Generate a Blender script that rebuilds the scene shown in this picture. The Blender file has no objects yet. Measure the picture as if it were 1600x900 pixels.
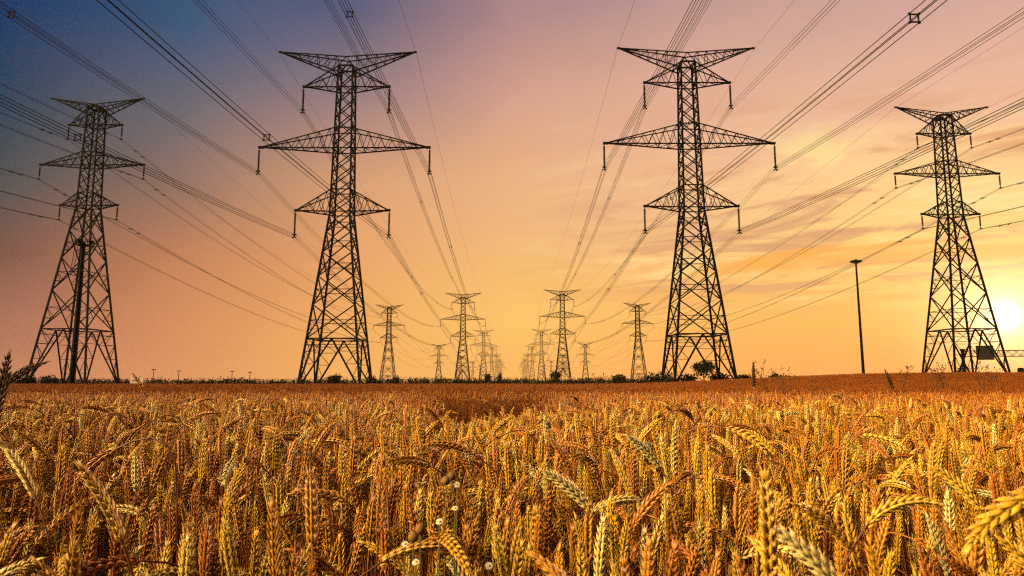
import bpy, math, random
import numpy as np
from mathutils import Vector, Matrix, Euler

random.seed(11)
rng = np.random.default_rng(11)
SC = bpy.context.scene
COL = SC.collection
R = math.radians

# ------------------------------------------------------------------ camera
EYE = 1.2
cam_d = bpy.data.cameras.new("camera")
cam = bpy.data.objects.new("camera", cam_d)
COL.objects.link(cam)
cam.location = (0, 0, EYE)
cam.rotation_euler = (R(90 + 7.686), 0, 0)
cam_d.sensor_width = 36.0
cam_d.lens = 36.0 * 1067 / 1600
cam_d.clip_start = 0.05
cam_d.clip_end = 9000
cam_d.dof.use_dof = True
cam_d.dof.focus_distance = 2.6
cam_d.dof.aperture_fstop = 10
SC.camera = cam

# ------------------------------------------------------------------ sky
SUN_AZ, SUN_EL = R(35.9), R(4.35)
SUN_DIR = Vector((math.sin(SUN_AZ) * math.cos(SUN_EL), math.cos(SUN_AZ) * math.cos(SUN_EL), math.sin(SUN_EL)))

def lin(rgb, k=1.0):
    o = []
    for v in rgb:
        v /= 255.0
        o.append((v / 12.92 if v <= .04045 else ((v + .055) / 1.055) ** 2.4) * k)
    return tuple(o)

world = bpy.data.worlds.new("World")
SC.world = world
world.use_nodes = True
NT = world.node_tree
for n in list(NT.nodes):
    NT.nodes.remove(n)

class G:
    """small helper to write node graphs"""
    def __init__(s, tree): s.t = tree
    def new(s, typ, **kw):
        n = s.t.nodes.new(typ)
        for k, v in kw.items(): setattr(n, k, v)
        return n
    def put(s, sock, v):
        if isinstance(v, bpy.types.NodeSocket): s.t.links.new(v, sock)
        else: sock.default_value = v
    def m(s, op, a, b=0.0, c=None, clamp=False):
        n = s.new('ShaderNodeMath', operation=op, use_clamp=clamp)
        s.put(n.inputs[0], a); s.put(n.inputs[1], b)
        if c is not None: s.put(n.inputs[2], c)
        return n.outputs[0]
    def mr(s, v, a, b, c=0.0, d=1.0, smooth=True):
        n = s.new('ShaderNodeMapRange', interpolation_type='SMOOTHSTEP' if smooth else 'LINEAR')
        s.put(n.inputs[0], v); n.inputs[1].default_value = a; n.inputs[2].default_value = b
        n.inputs[3].default_value = c; n.inputs[4].default_value = d
        return n.outputs[0]
    def mix(s, f, a, b, mode='MIX'):
        n = s.new('ShaderNodeMix', data_type='RGBA', blend_type=mode)
        s.put(n.inputs[0], f)
        for sock, v in ((n.inputs[6], a), (n.inputs[7], b)):
            s.put(sock, v if isinstance(v, bpy.types.NodeSocket) else tuple(v)[:3] + (1.0,))
        return n.outputs[2]
    def ramp(s, f, stops, interp='LINEAR'):
        n = s.new('ShaderNodeValToRGB')
        cr = n.color_ramp; cr.interpolation = interp
        while len(cr.elements) > 1: cr.elements.remove(cr.elements[-1])
        cr.elements[0].position = stops[0][0]; cr.elements[0].color = tuple(stops[0][1]) + (1,)
        for p, c in stops[1:]:
            e = cr.elements.new(p); e.color = tuple(c) + (1,)
        s.put(n.inputs[0], f)
        return n.outputs[0]
    def noise(s, vec, scale, detail=4, rough=.5, dist=0.0):
        n = s.new('ShaderNodeTexNoise')
        if vec is not None: s.put(n.inputs['Vector'], vec)
        n.inputs['Scale'].default_value = scale; n.inputs['Detail'].default_value = detail
        n.inputs['Roughness'].default_value = rough; n.inputs['Distortion'].default_value = dist
        return n.outputs[0]
    def comb(s, x, y, z):
        n = s.new('ShaderNodeCombineXYZ')
        for i, v in enumerate((x, y, z)): s.put(n.inputs[i], v)
        return n.outputs[0]

g = G(NT)
tc = g.new('ShaderNodeTexCoord')
sep = g.new('ShaderNodeSeparateXYZ')
NT.links.new(tc.outputs['Generated'], sep.inputs[0])
dx, dy, dz = sep.outputs
az = g.m('ARCTAN2', dx, dy)                                   # 0 = north along the lines, + towards the sun
hyp = g.m('SQRT', g.m('ADD', g.m('MULTIPLY', dx, dx), g.m('MULTIPLY', dy, dy)))
el = g.m('ARCTAN2', dz, hyp)
eln = g.m('DIVIDE', el, R(90), clamp=True)                    # 0 .. 1
def E_(deg): return deg / 90.0
# columns of the evening sky: azimuth in degrees -> (elevation, colour)
ZEN = lin((120, 118, 140))
def colramp(stops):
    return g.ramp(eln, [(E_(e), lin(c)) for e, c in stops] + [(1.0, ZEN)])
columns = [
    (-40, [(0, (172, 116, 97)), (4, (153, 102, 91)), (8.5, (92, 71, 71)), (13, (56, 74, 79)), (18, (8, 62, 84)), (25, (8, 50, 97)), (38, (8, 55, 96))]),
    (-27, [(0, (218, 144, 98)), (4, (213, 140, 95)), (9, (195, 128, 90)), (14, (147, 114, 97)), (19, (116, 107, 110)), (26, (61, 87, 119)), (38, (43, 76, 110))]),
    (-14, [(0, (244, 178, 99)), (4, (243, 173, 98)), (10, (235, 164, 106)), (16, (217, 159, 116)), (23, (149, 124, 128)), (29, (92, 94, 122)), (40, (75, 86, 116))]),
    (0, [(0, (253, 184, 99)), (5, (254, 198, 107)), (11, (243, 186, 121)), (17, (235, 178, 130)), (24, (208, 157, 139)), (30, (169, 133, 134)), (42, (131, 115, 129))]),
    (14, [(0, (255, 173, 92)), (5, (255, 188, 99)), (11, (250, 198, 131)), (17, (242, 188, 143)), (24, (223, 172, 147)), (30, (185, 149, 145)), (42, (145, 127, 139))]),
    (26, [(0, (254, 160, 82)), (5, (252, 188, 95)), (10, (254, 208, 120)), (15, (255, 207, 143)), (20, (243, 193, 152)), (26, (205, 164, 150)), (42, (151, 131, 141))]),
    (40, [(0, (252, 161, 65)), (5, (251, 187, 80)), (10, (254, 205, 116)), (15, (255, 210, 142)), (20, (237, 185, 156)), (26, (210, 165, 156)), (42, (153, 131, 142))]),
]
sky = None; prev = None
for a_deg, st in columns:
    c = colramp(st)
    if sky is None: sky = c
    else: sky = g.mix(g.mr(az, R(prev), R(a_deg), smooth=False), sky, c)
    prev = a_deg
# unseen sky behind the viewer: warm gradient made up as fill for the wheat
rear = g.ramp(eln, [(0.0, lin((104, 66, 42))), (.25, lin((100, 70, 52))), (.6, lin((120, 92, 76))), (1.0, lin((170, 150, 150)))])
sky = g.mix(g.mr(g.m('ABSOLUTE', az), R(62), R(105)), sky, rear)
# streaks of cloud: flat sheets, so they close up towards the horizon
inv = g.m('DIVIDE', 1.0, g.m('ADD', g.m('MAXIMUM', dz, 0.0), 0.075))
px_, py_ = g.m('MULTIPLY', dx, inv), g.m('MULTIPLY', dy, inv)
cvec = g.comb(g.m('MULTIPLY', px_, 0.8), g.m('ADD', g.m('MULTIPLY', py_, 1.15), g.m('MULTIPLY', px_, .55)), 3.7)
n1 = g.noise(cvec, 1.7, 9, .6, .7)
n2 = g.noise(cvec, 0.8, 5, .55, .4)
side = g.mr(az, R(-4), R(20))
band = g.m('MULTIPLY', g.mr(el, R(4), R(9)), g.mr(el, R(26), R(15)))
amt = g.m('MULTIPLY', side, band)
dark = g.m('MULTIPLY', g.m('MULTIPLY', g.mr(n1, .49, .61), amt), .8)
sky = g.mix(dark, sky, lin((214, 152, 112)))
lite = g.m('MULTIPLY', g.m('MULTIPLY', g.mr(n1, .47, .36), amt), .75)
sky = g.mix(lite, sky, lin((255, 226, 150)))
orange = g.m('MULTIPLY', g.m('MULTIPLY', g.mr(n2, .5, .62), g.m('MULTIPLY', side, g.m('MULTIPLY', g.mr(el, R(5), R(9)), g.mr(el, R(18), R(12))))), .95)
sky = g.mix(orange, sky, lin((255, 176, 84)))
soft = g.mr(g.noise(cvec, 1.25, 6, .55, .8), .42, .62)
sky = g.mix(g.m('MULTIPLY', soft, g.m('MULTIPLY', g.m('MULTIPLY', g.mr(el, R(10), R(20)), g.mr(az, R(-16), R(8))), .34)), sky, lin((226, 172, 156)))
# the sun's own glow
dv = g.new('ShaderNodeVectorMath', operation='DOT_PRODUCT')
NT.links.new(tc.outputs['Generated'], dv.inputs[0]); dv.inputs[1].default_value = SUN_DIR
ang = g.m('ARCCOSINE', g.m('MINIMUM', dv.outputs['Value'], 0.999999))
def glow(w_deg, k, col):
    e = g.m('MULTIPLY', g.m('POWER', 2.718, g.m('MULTIPLY', g.m('MULTIPLY', ang, ang), -1.0 / (R(w_deg) ** 2))), k)
    return g.mix(e, (0, 0, 0), col)
def halo(w_deg, k, col):
    return g.mix(g.m('MULTIPLY', g.m('POWER', 2.718, g.m('MULTIPLY', ang, -1.0 / R(w_deg))), k), (0, 0, 0), col)
def add(a, b): return g.mix(1.0, a, b, 'ADD')
sky = add(sky, glow(.62, 2.6, (1.0, .93, .75)))
sky = add(sky, halo(1.7, 1.8, (1.0, .86, .55)))
sky = add(sky, halo(4.5, .34, (1.0, .66, .28)))
# added bright lobe in the unseen sky, behind left, to light the wheat
LOBE_DIR = Vector((math.sin(R(-110)) * math.cos(R(27)), math.cos(R(-110)) * math.cos(R(27)), math.sin(R(27))))
dc = g.new('ShaderNodeVectorMath', operation='DOT_PRODUCT')
NT.links.new(tc.outputs['Generated'], dc.inputs[0]); dc.inputs[1].default_value = LOBE_DIR
cn = g.noise(tc.outputs['Generated'], 3.0, 5, .6)
fill_lobe = g.mr(g.m('ADD', dc.outputs['Value'], g.m('MULTIPLY', g.m('SUBTRACT', cn, .5), .10)), .925, .975)
sky = add(sky, g.mix(fill_lobe, (0, 0, 0), (37, 28.0, 14.5)))
nis = g.new('ShaderNodeTexSky', sky_type='NISHITA')
nis.sun_disc = False; nis.sun_elevation = SUN_EL; nis.sun_rotation = SUN_AZ
nis.dust_density = 3.0
sky = add(sky, g.mix(1.0, nis.outputs[0], (.001, .001, .001), 'MULTIPLY'))
# below the horizon: dull warm ground light
sky = g.mix(g.mr(el, R(-1.5), R(-.2)), lin((90, 52, 28)), sky)
bg = g.new('ShaderNodeBackground'); NT.links.new(sky, bg.inputs[0]); bg.inputs[1].default_value = 1.0
wo = g.new('ShaderNodeOutputWorld'); NT.links.new(bg.outputs[0], wo.inputs[0])

sun_d = bpy.data.lights.new("sun", 'SUN')
sun_d.energy = 3.2; sun_d.angle = R(.6); sun_d.color = (1.0, .62, .30)
sun = bpy.data.objects.new("sun", sun_d); COL.objects.link(sun)
sun.rotation_euler = SUN_DIR.to_track_quat('Z', 'Y').to_euler()
sun.location = (60, 80, 60)

SC.view_settings.view_transform = 'Standard'
SC.view_settings.look = 'None'
SC.view_settings.exposure = 0.0
SC.view_settings.gamma = 1.0
SC.view_settings.use_curve_mapping = False
SC.cycles.max_bounces = 6; SC.cycles.diffuse_bounces = 0; SC.cycles.transmission_bounces = 4
SC.cycles.volume_bounces = 0; SC.cycles.filter_width = 1.15
SC.cycles.use_denoising = False
SC.cycles.caustics_reflective = False; SC.cycles.caustics_refractive = False

# ------------------------------------------------------------------ materials
def mat(name, build):
    m = bpy.data.materials.new(name); m.use_nodes = True
    t = m.node_tree
    for n in list(t.nodes): t.nodes.remove(n)
    gg = G(t)
    out = gg.new('ShaderNodeOutputMaterial')
    build(gg, out)
    return m
def principled(gg, col, rough=.7, metal=0.0, spec=.3):
    p = gg.new('ShaderNodeBsdfPrincipled')
    gg.put(p.inputs['Base Color'], col if isinstance(col, bpy.types.NodeSocket) else tuple(col) + (1,))
    p.inputs['Roughness'].default_value = rough; p.inputs['Metallic'].default_value = metal
    p.inputs['Specular IOR Level'].default_value = spec
    return p
def simple(name, col, rough=.7, metal=0.0, spec=.3, var=.25, scale=3.0):
    def b(gg, out):
        t = gg.new('ShaderNodeTexCoord')
        n = gg.noise(t.outputs['Object'], scale, 4, .6)
        c = gg.mix(n, tuple(v * (1 - var) for v in col), tuple(min(1, v * (1 + var)) for v in col))
        gg.t.links.new(principled(gg, c, rough, metal, spec).outputs[0], out.inputs[0])
    return mat(name, b)
def straw(name, stops, trans=.3, nscale=60.0, dark=.65, spec=.6, rough=.42):
    def b(gg, out):
        oi = gg.new('ShaderNodeObjectInfo')
        t = gg.new('ShaderNodeTexCoord')
        n = gg.noise(t.outputs['Object'], nscale, 3, .6)
        c = gg.ramp(oi.outputs['Random'], stops, 'LINEAR')
        c = gg.mix(gg.mr(n, .3, .7), gg.mix(1.0, c, (dark, dark * .92, dark * .8), 'MULTIPLY'), c)
        p = principled(gg, c, rough, 0, spec)
        tr = gg.new('ShaderNodeBsdfTranslucent'); gg.t.links.new(c, tr.inputs[0])
        mx = gg.new('ShaderNodeMixShader'); mx.inputs[0].default_value = trans
        gg.t.links.new(p.outputs[0], mx.inputs[1]); gg.t.links.new(tr.outputs[0], mx.inputs[2])
        gg.t.links.new(mx.outputs[0], out.inputs[0])
    return mat(name, b)

EAR = [(0.0, (.44, .122, .006)), (.22, (.55, .185, .008)), (.45, (.65, .275, .012)), (.65, (.74, .375, .018)), (.83, (.80, .47, .03)), (.95, (.83, .58, .10)), (1.0, (.86, .70, .28))]
M_ear = straw('ripe_ear', EAR, .08, 150.0)
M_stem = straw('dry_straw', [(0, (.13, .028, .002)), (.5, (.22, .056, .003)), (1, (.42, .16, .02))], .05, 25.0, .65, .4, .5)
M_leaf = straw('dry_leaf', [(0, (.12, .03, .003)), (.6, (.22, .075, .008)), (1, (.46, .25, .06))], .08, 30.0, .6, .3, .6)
M_gold = straw('golden_ear', [(0, (.68, .36, .02)), (1, (.76, .47, .035))], .08, 150.0)
M_pale = straw('pale_ear', [(0, (.78, .56, .13)), (1, (.84, .66, .25))], .08, 150.0)
M_rust = straw('orange_ear', [(0, (.62, .26, .012)), (1, (.68, .31, .016))], .08, 150.0)
M_silhouette = straw('painted_silhouette_ear', [(0, (.075, .034, .012)), (1, (.11, .055, .02))], .05, 150.0, .6, .15, .7)  # ears painted dark brown, the backlit silhouette put into the colour
M_field = straw('field_straw', [(0, (.17, .038, .003)), (.5, (.22, .056, .004)), (1, (.29, .088, .008))], .06, 40.0, .7, .12, .7)
M_mid = straw('midfield_ear', [(0, (.24, .055, .004)), (.4, (.40, .115, .007)), (.8, (.54, .19, .011)), (1, (.68, .34, .05))], .08, 60.0, .6, .3, .55)
M_mstem = straw('midfield_straw', [(0, (.15, .035, .003)), (.5, (.20, .055, .005)), (1, (.28, .10, .015))], .05, 25.0, .7, .2, .6)
M_soil = None
def soil_b(gg, out):
    t = gg.new('ShaderNodeTexCoord')
    n = gg.noise(t.outputs['Object'], .9, 6, .65)
    n2 = gg.noise(t.outputs['Object'], .02, 4, .6)
    c = gg.mix(n, (.035, .022, .012), (.075, .048, .024))
    gr = gg.mix(n2, (.030, .034, .012), (.062, .056, .022))
    sp = gg.new('ShaderNodeSeparateXYZ'); gg.t.links.new(t.outputs['Object'], sp.inputs[0])
    c = gg.mix(gg.mr(sp.outputs[1], 66, 74), c, gr)
    p = principled(gg, c, .95, 0, .1)
    bm = gg.new('ShaderNodeBump'); bm.inputs['Strength'].default_value = .6; bm.inputs['Distance'].default_value = .05
    gg.t.links.new(n, bm.inputs['Height']); gg.t.links.new(bm.outputs[0], p.inputs['Normal'])
    gg.t.links.new(p.outputs[0], out.inputs[0])
M_soil = mat('soil', soil_b)
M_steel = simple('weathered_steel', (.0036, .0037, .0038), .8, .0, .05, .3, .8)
M_insul = simple('brown_porcelain', (.018, .012, .010), .6, 0, .1)
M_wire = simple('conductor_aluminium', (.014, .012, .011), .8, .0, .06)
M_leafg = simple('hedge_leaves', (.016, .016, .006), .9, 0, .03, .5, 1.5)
M_bark = simple('bark', (.03, .022, .016), .9)
M_sign_back = simple('dark_sign_back', (.014, .010, .009), .6)
M_board = simple('faded_board', (.55, .40, .30), .8, 0, .2, .12)
M_ink = simple('board_lettering', (.10, .03, .02), .8)
M_petal = simple('white_petal', (.66, .60, .46), .6, 0, .3, .06, 60)
M_yolk = simple('yellow_disc', (.70, .42, .04), .8, 0, .2, .3, 300)
M_seed = simple('brown_seedhead', (.20, .11, .03), .9, 0, .1, .4, 300)
M_green = simple('dull_green_stalk', (.16, .13, .03), .7)
M_weed = simple('dry_weed', (.07, .03, .012), .85, 0, .1, .4, 30)

# ------------------------------------------------------------------ helpers
class MB:
    def __init__(s, k=1.0): s.v = []; s.f = []; s.mi = []; s.k = k
    def add(s, vs, fs, mi=0):
        o = len(s.v); s.v.extend([tuple(map(float, p)) for p in vs])
        s.f.extend([tuple(i + o for i in f) for f in fs]); s.mi.extend([mi] * len(fs))
    def bar(s, p, q, w, h=None, mi=0):
        p, q = Vector(p), Vector(q); d = q - p
        if d.length < 1e-6: return
        w *= s.k
        d.normalize(); h = h or w
        up = Vector((0, 0, 1)) if abs(d.z) < .95 else Vector((0, 1, 0))
        a = d.cross(up).normalized() * (w / 2); b = a.cross(d).normalized() * (h / 2)
        vs = [e + x * a + y * b for e in (p, q) for x, y in ((-1, -1), (1, -1), (1, 1), (-1, 1))]
        s.add(vs, [(3, 2, 1, 0), (4, 5, 6, 7), (0, 1, 5, 4), (1, 2, 6, 5), (2, 3, 7, 6), (3, 0, 4, 7)], mi)
    def box(s, c, sz, mi=0, rz=0.0):
        c = Vector(c); x, y, z = (v / 2 for v in sz); M = Matrix.Rotation(rz, 3, 'Z')
        vs = [c + M @ Vector((i * x, j * y, k * z)) for k in (-1, 1) for i, j in ((-1, -1), (1, -1), (1, 1), (-1, 1))]
        s.add(vs, [(3, 2, 1, 0), (4, 5, 6, 7), (0, 1, 5, 4), (1, 2, 6, 5), (2, 3, 7, 6), (3, 0, 4, 7)], mi)
    def tube(s, pts, rad, n=5, mi=0, cap=True):
        pts = [Vector(p) for p in pts]
        if not hasattr(rad, '__len__'): rad = [rad] * len(pts)
        vs = []; fs = []; k = len(pts)
        ref = None
        for i, p in enumerate(pts):
            t = (pts[min(i + 1, k - 1)] - pts[max(i - 1, 0)]).normalized()
            if ref is None:
                up = Vector((0, 0, 1)) if abs(t.z) < .9 else Vector((1, 0, 0))
                ref = t.cross(up).normalized()
            a = (ref - t * ref.dot(t)).normalized(); ref = a; b = t.cross(a)
            for j in range(n):
                an = 2 * math.pi * j / n
                vs.append(p + (math.cos(an) * a + math.sin(an) * b) * float(rad[i]))
        for i in range(k - 1):
            for j in range(n):
                j2 = (j + 1) % n
                fs.append((i * n + j, i * n + j2, (i + 1) * n + j2, (i + 1) * n + j))
        if cap:
            fs.append(tuple(range(n))[::-1]); fs.append(tuple(range((k - 1) * n, k * n)))
        s.add(vs, fs, mi)
    def lathe(s, c, prof, n=8, mi=0):
        c = Vector(c); vs = []; fs = []
        for r, z in prof:
            for j in range(n):
                an = 2 * math.pi * j / n
                vs.append(c + Vector((r * math.cos(an), r * math.sin(an), z)))
        for i in range(len(prof) - 1):
            for j in range(n):
                j2 = (j + 1) % n
                fs.append((i * n + j, i * n + j2, (i + 1) * n + j2, (i + 1) * n + j))
        fs.append(tuple(range(n))[::-1]); fs.append(tuple(range((len(prof) - 1) * n, len(prof) * n)))
        s.add(vs, fs, mi)
    def mesh(s, name, mats, smooth=False):
        me = bpy.data.meshes.new(name)
        me.from_pydata(s.v, [], s.f)
        for m in (mats if isinstance(mats, (list, tuple)) else [mats]): me.materials.append(m)
        if any(s.mi): me.polygons.foreach_set('material_index', s.mi)
        if smooth: me.polygons.foreach_set('use_smooth', [True] * len(me.polygons))
        me.update(); return me
    def obj(s, name, mats, parent=None, smooth=False, loc=None):
        o = bpy.data.objects.new(name, s.mesh(name, mats, smooth)); COL.objects.link(o)
        if parent: o.parent = parent
        if loc is not None: o.location = loc
        return o
def link_mesh(name, me, parent=None):
    o = bpy.data.objects.new(name, me); COL.objects.link(o)
    if parent: o.parent = parent
    return o
def tag(o, label=None, cat=None, group=None, kind=None):
    if label: o['label'] = label
    if cat: o['category'] = cat
    if group: o['group'] = group
    if kind: o['kind'] = kind
    return o
def empty(name, loc=(0, 0, 0), rz=0.0):
    o = bpy.data.objects.new(name, None); o.empty_display_size = .2; COL.objects.link(o)
    o.location = loc; o.rotation_euler = (0, 0, rz); return o
def copy_tree(o, parent=None):
    c = o.copy(); COL.objects.link(c)
    if parent: c.parent = parent
    for ch in list(o.children): copy_tree(ch, c)
    return c
def S_(v, a, b):
    t = np.clip((v - a) / (b - a), 0, 1); return t * t * (3 - 2 * t)
def ground_z(X, Y):
    X = np.asarray(X, float); Y = np.asarray(Y, float)
    z = -.14 * S_(Y, 10, 60)
    z = z + 1.12 * S_(X, 8, 42) * S_(Y, 15, 70)
    z = z - 13.0 * S_(np.abs(X), 42, 70) * S_(Y, 300, 700)
    return z
def gz(x, y): return float(ground_z(x, y))

# ------------------------------------------------------------------ ground
def build_ground():
    ys = np.concatenate([np.arange(-300, -4, 40), np.arange(-4, 20, 1.0), np.arange(20, 130, 5), np.arange(130, 400, 15), np.arange(400, 2700, 60)])
    xs = np.concatenate([-np.arange(1500, 160, -60), np.arange(-160, -20, 7), np.arange(-20, 20, 1.0), np.arange(20, 160, 7), np.arange(160, 1501, 60)])
    X, Y = np.meshgrid(xs, ys)
    Z = ground_z(X, Y)
    v = np.stack([X.ravel(), Y.ravel(), Z.ravel()], 1)
    nx = len(xs); f = []
    for j in range(len(ys) - 1):
        for i in range(nx - 1):
            a = j * nx + i; f.append((a, a + 1, a + nx + 1, a + nx))
    me = bpy.data.meshes.new('ground'); me.from_pydata(v.tolist(), [], f); me.materials.append(M_soil)
    me.polygons.foreach_set('use_smooth', [True] * len(me.polygons)); me.update()
    o = link_mesh('ground', me); tag(o, kind='structure')
build_ground()

# ------------------------------------------------------------------ lattice towers
SPEC = {
    # z measured from the tower's foot
    'A': dict(w0=4.35, wz=25.6, w1=1.5, w2=1.08, top=49.1, ring=7.2, npan=5, vz=51.75, vc=50.6, vx=10.5, vroot=48.1,
              arms=[(46.1, 49.0, 45.6, 6.5), (36.4, 39.1, 35.9, 12.85), (26.6, 29.5, 26.1, 6.95)], ins=4.0, sub=4, bw=1.0),
    'B': dict(w0=5.0, wz=31.4, w1=1.35, w2=1.02, top=50.1, ring=9.9, npan=4, vz=51.9, vc=50.5, vx=8.25, vroot=48.8,
              arms=[(46.9, 49.9, 46.6, 4.7), (39.5, 41.6, 39.1, 9.2), (32.1, 34.1, 31.7, 5.0)], ins=2.6, sub=2, bw=.95),
}
def lattice_tower(kind, cut=0.0, stout=1.1):
    """cut: metres taken out of the body below the waist"""
    P = SPEC[kind]; t = empty('transmission_tower'); bw = P['bw']
    z0 = cut
    def W(z):
        if z < P['wz']: u = z / P['wz']; return P['w0'] + (P['w1'] - P['w0']) * u
        u = (z - P['wz']) / (P['top'] - P['wz']); return P['w1'] + (P['w2'] - P['w1']) * min(u, 1)
    def C(i, z):
        sx, sy = ((-1, -1), (1, -1), (1, 1), (-1, 1))[i % 4]; w = W(z); return Vector((sx * w, sy * w, z - cut))
    for i in range(4):
        b = MB(stout)
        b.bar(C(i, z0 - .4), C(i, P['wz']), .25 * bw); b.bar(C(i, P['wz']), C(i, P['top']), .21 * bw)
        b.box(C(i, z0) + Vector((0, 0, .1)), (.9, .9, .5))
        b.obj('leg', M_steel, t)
    # splayed base: ring and inverted V on each face
    b = MB(stout); zr = P['ring'] + z0 * .6
    for i in range(4):
        a, c = C(i, zr), C(i + 1, zr); m = (a + c) / 2
        b.bar(a, c, .16 * bw)
        a2, c2 = C(i, zr - .9), C(i + 1, zr - .9); b.bar(a2, c2, .08 * bw)
        for foot in (i, i + 1):
            f0 = C(foot, z0)
            b.bar(m, f0, .19 * bw)
            n = 4
            for k in range(1, n):
                u0 = k / n; z1 = z0 + (zr - z0) * u0
                pl, pb = C(foot, z1), f0.lerp(m, u0)
                b.bar(pl, pb, .075 * bw)
                z2 = z0 + (zr - z0) * (k + 1) / n
                b.bar(pb, C(foot, z2), .075 * bw)
    for i in range(2):
        mids = [(C(k, zr) + C(k + 1, zr)) / 2 for k in range(4)]
        b.bar(mids[i], mids[i + 1], .08); b.bar(mids[(i + 2) % 4], mids[(i + 3) % 4], .08)
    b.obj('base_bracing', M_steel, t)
    # body panels: big X with tie at the crossing
    b = MB(stout); z = zr; k = P['npan']; q = .86
    hs = [q ** j for j in range(k)]; tot = sum(hs); hs = [h * (P['wz'] - zr) / tot for h in hs]
    for h in hs:
        for i in range(4):
            a0, a1, c0, c1 = C(i, z), C(i, z + h), C(i + 1, z), C(i + 1, z + h)
            b.bar(a0, c1, .14 * bw); b.bar(c0, a1, .14 * bw)
            w0, w1 = W(z), W(z + h); uc = w0 / (w0 + w1); zc = z + h * uc
            la, lc = C(i, zc), C(i + 1, zc)
            b.bar(la, lc, .085 * bw)
            if h > 3.4:
                x = (la + lc) / 2
                b.bar(C(i, z + h * uc * .5), a0.lerp(c1, uc * .5), .06); b.bar(C(i + 1, z + h * uc * .5), c0.lerp(a1, uc * .5), .06)
                b.bar(a0.lerp(c1, uc * .5), la, .06); b.bar(c0.lerp(a1, uc * .5), lc, .06)
        z += h
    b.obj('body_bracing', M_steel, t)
    # mast
    b = MB(stout); z = P['wz']; n = int(round((P['top'] - P['wz']) / 2.15)); h = (P['top'] - P['wz']) / n
    for j in range(n):
        for i in range(4):
            b.bar(C(i, z), C(i + 1, z + h), .115 * bw); b.bar(C(i + 1, z), C(i, z + h), .115 * bw)
        z += h
    for tz, rt, rb, hx in P['arms']:
        for zz in (rt, rb):
            for i in range(4): b.bar(C(i, zz), C(i + 1, zz), .13)
    for i in range(4): b.bar(C(i, P['top']), C(i + 1, P['top']), .14)
    b.obj('mast_bracing', M_steel, t)
    # cross arms with their insulators
    for tz, rt, rb, hx in P['arms']:
        for s in (-1, 1):
            b = MB(stout); tip = Vector((s * hx, 0, tz - cut))
            ids = (1, 2) if s > 0 else (0, 3)
            lows = [C(i, rb) for i in ids]; tops = [C(i, rt) for i in ids]
            for p in lows: b.bar(p, tip, .15 * bw)
            for p in tops: b.bar(p, tip, .13 * bw)
            nn = max(3, int(hx / 1.7))
            for k in range(nn):
                u0, u1 = k / nn, (k + 1) / nn; um = (u0 + u1) / 2
                for j in (0, 1):
                    if k < nn - 1 or hx < 6:
                        b.bar(lows[j].lerp(tip, u0), tops[j].lerp(tip, um), .07); b.bar(tops[j].lerp(tip, um), lows[j].lerp(tip, u1), .07)
                if k < nn - 1:
                    b.bar(lows[0].lerp(tip, u0), lows[1].lerp(tip, u1), .07); b.bar(lows[0].lerp(tip, u1), lows[1].lerp(tip, u1), .07)
                    b.bar(tops[0].lerp(tip, um), tops[1].lerp(tip, um), .06)
            b.bar(tip - Vector((s * .55, 0, .0)), tip + Vector((s * .25, 0, 0)), .3, .34)
            b.obj('cross_arm', M_steel, t)
            # insulator string, origin at the arm tip
            L = P['ins']; b = MB(stout); pr = [(.05, 0.0), (.05, -.35)]; z = -.35; dr = .17 if kind == 'A' else .16
            while z > -(L - .55):
                pr += [(.085, z), (dr, z - .05), (dr * .93, z - .11), (.085, z - .12)]; z -= .17
            pr += [(.05, z), (.05, -(L - .2))]
            b.lathe((0, 0, 0), pr[::-1], 8)
            io = b.obj('insulator', M_insul, t, loc=(s * (hx + .1), 0, tz - cut - .1))
            y = MB()
            if kind == 'A':
                y.box((0, 0, -L + .42), (.16, .42, .16)); y.box((0, 0, -L + .1), (.1, .3, .34))
                for u in (-1, 1):
                    y.bar((u * .05, 0, -L + .25), (u * .25, 0, -L + .36), .1); y.bar((u * .05, 0, -L + .1), (u * .25, 0, -L - .14), .1)
                    for w in (.36, -.1): y.box((u * .23, 0, -L + w), (.12, .5, .13))
            else:
                y.box((0, 0, -L + .15), (.1, .34, .2)); y.box((0, 0, -L + .02), (.46, .12, .1))
                for u in (-1, 1): y.box((u * .2, 0, -L), (.09, .42, .11))
            y.obj('yoke_clamp', M_steel, io)
    # earth-wire peaks: the wide V at the very top
    for s in (-1, 1):
        b = MB(stout); tip = Vector((s * P['vx'], 0, P['vz'] - cut)); ids = (1, 2) if s > 0 else (0, 3)
        lows = [C(i, P['vroot']) for i in ids]; tops = [Vector((0, sy * W(P['top']) * .75, P['vc'] - cut)) for sy in (-1, 1)]
        for p in lows: b.bar(p, tip, .15 * bw)
        for p in tops: b.bar(p, tip, .13 * bw)
        for j in (0, 1): b.bar(tops[j], C(ids[j], P['top']), .1)
        nn = 7
        for k in range(nn - 1):
            u0, u1 = k / nn, (k + 1) / nn; um = (u0 + u1) / 2
            for j in (0, 1):
                b.bar(tops[j].lerp(tip, u0), lows[j].lerp(tip, um), .07); b.bar(lows[j].lerp(tip, um), tops[j].lerp(tip, u1), .07)
            b.bar(tops[0].lerp(tip, u1), tops[1].lerp(tip, u1), .06); b.bar(lows[0].lerp(tip, um), lows[1].lerp(tip, um), .06)
        b.bar(tip - Vector((s * .3, 0, 0)), tip + Vector((s * .2, 0, -.05)), .2, .26)
        b.obj('peak_arm', M_steel, t)
    return t

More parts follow.
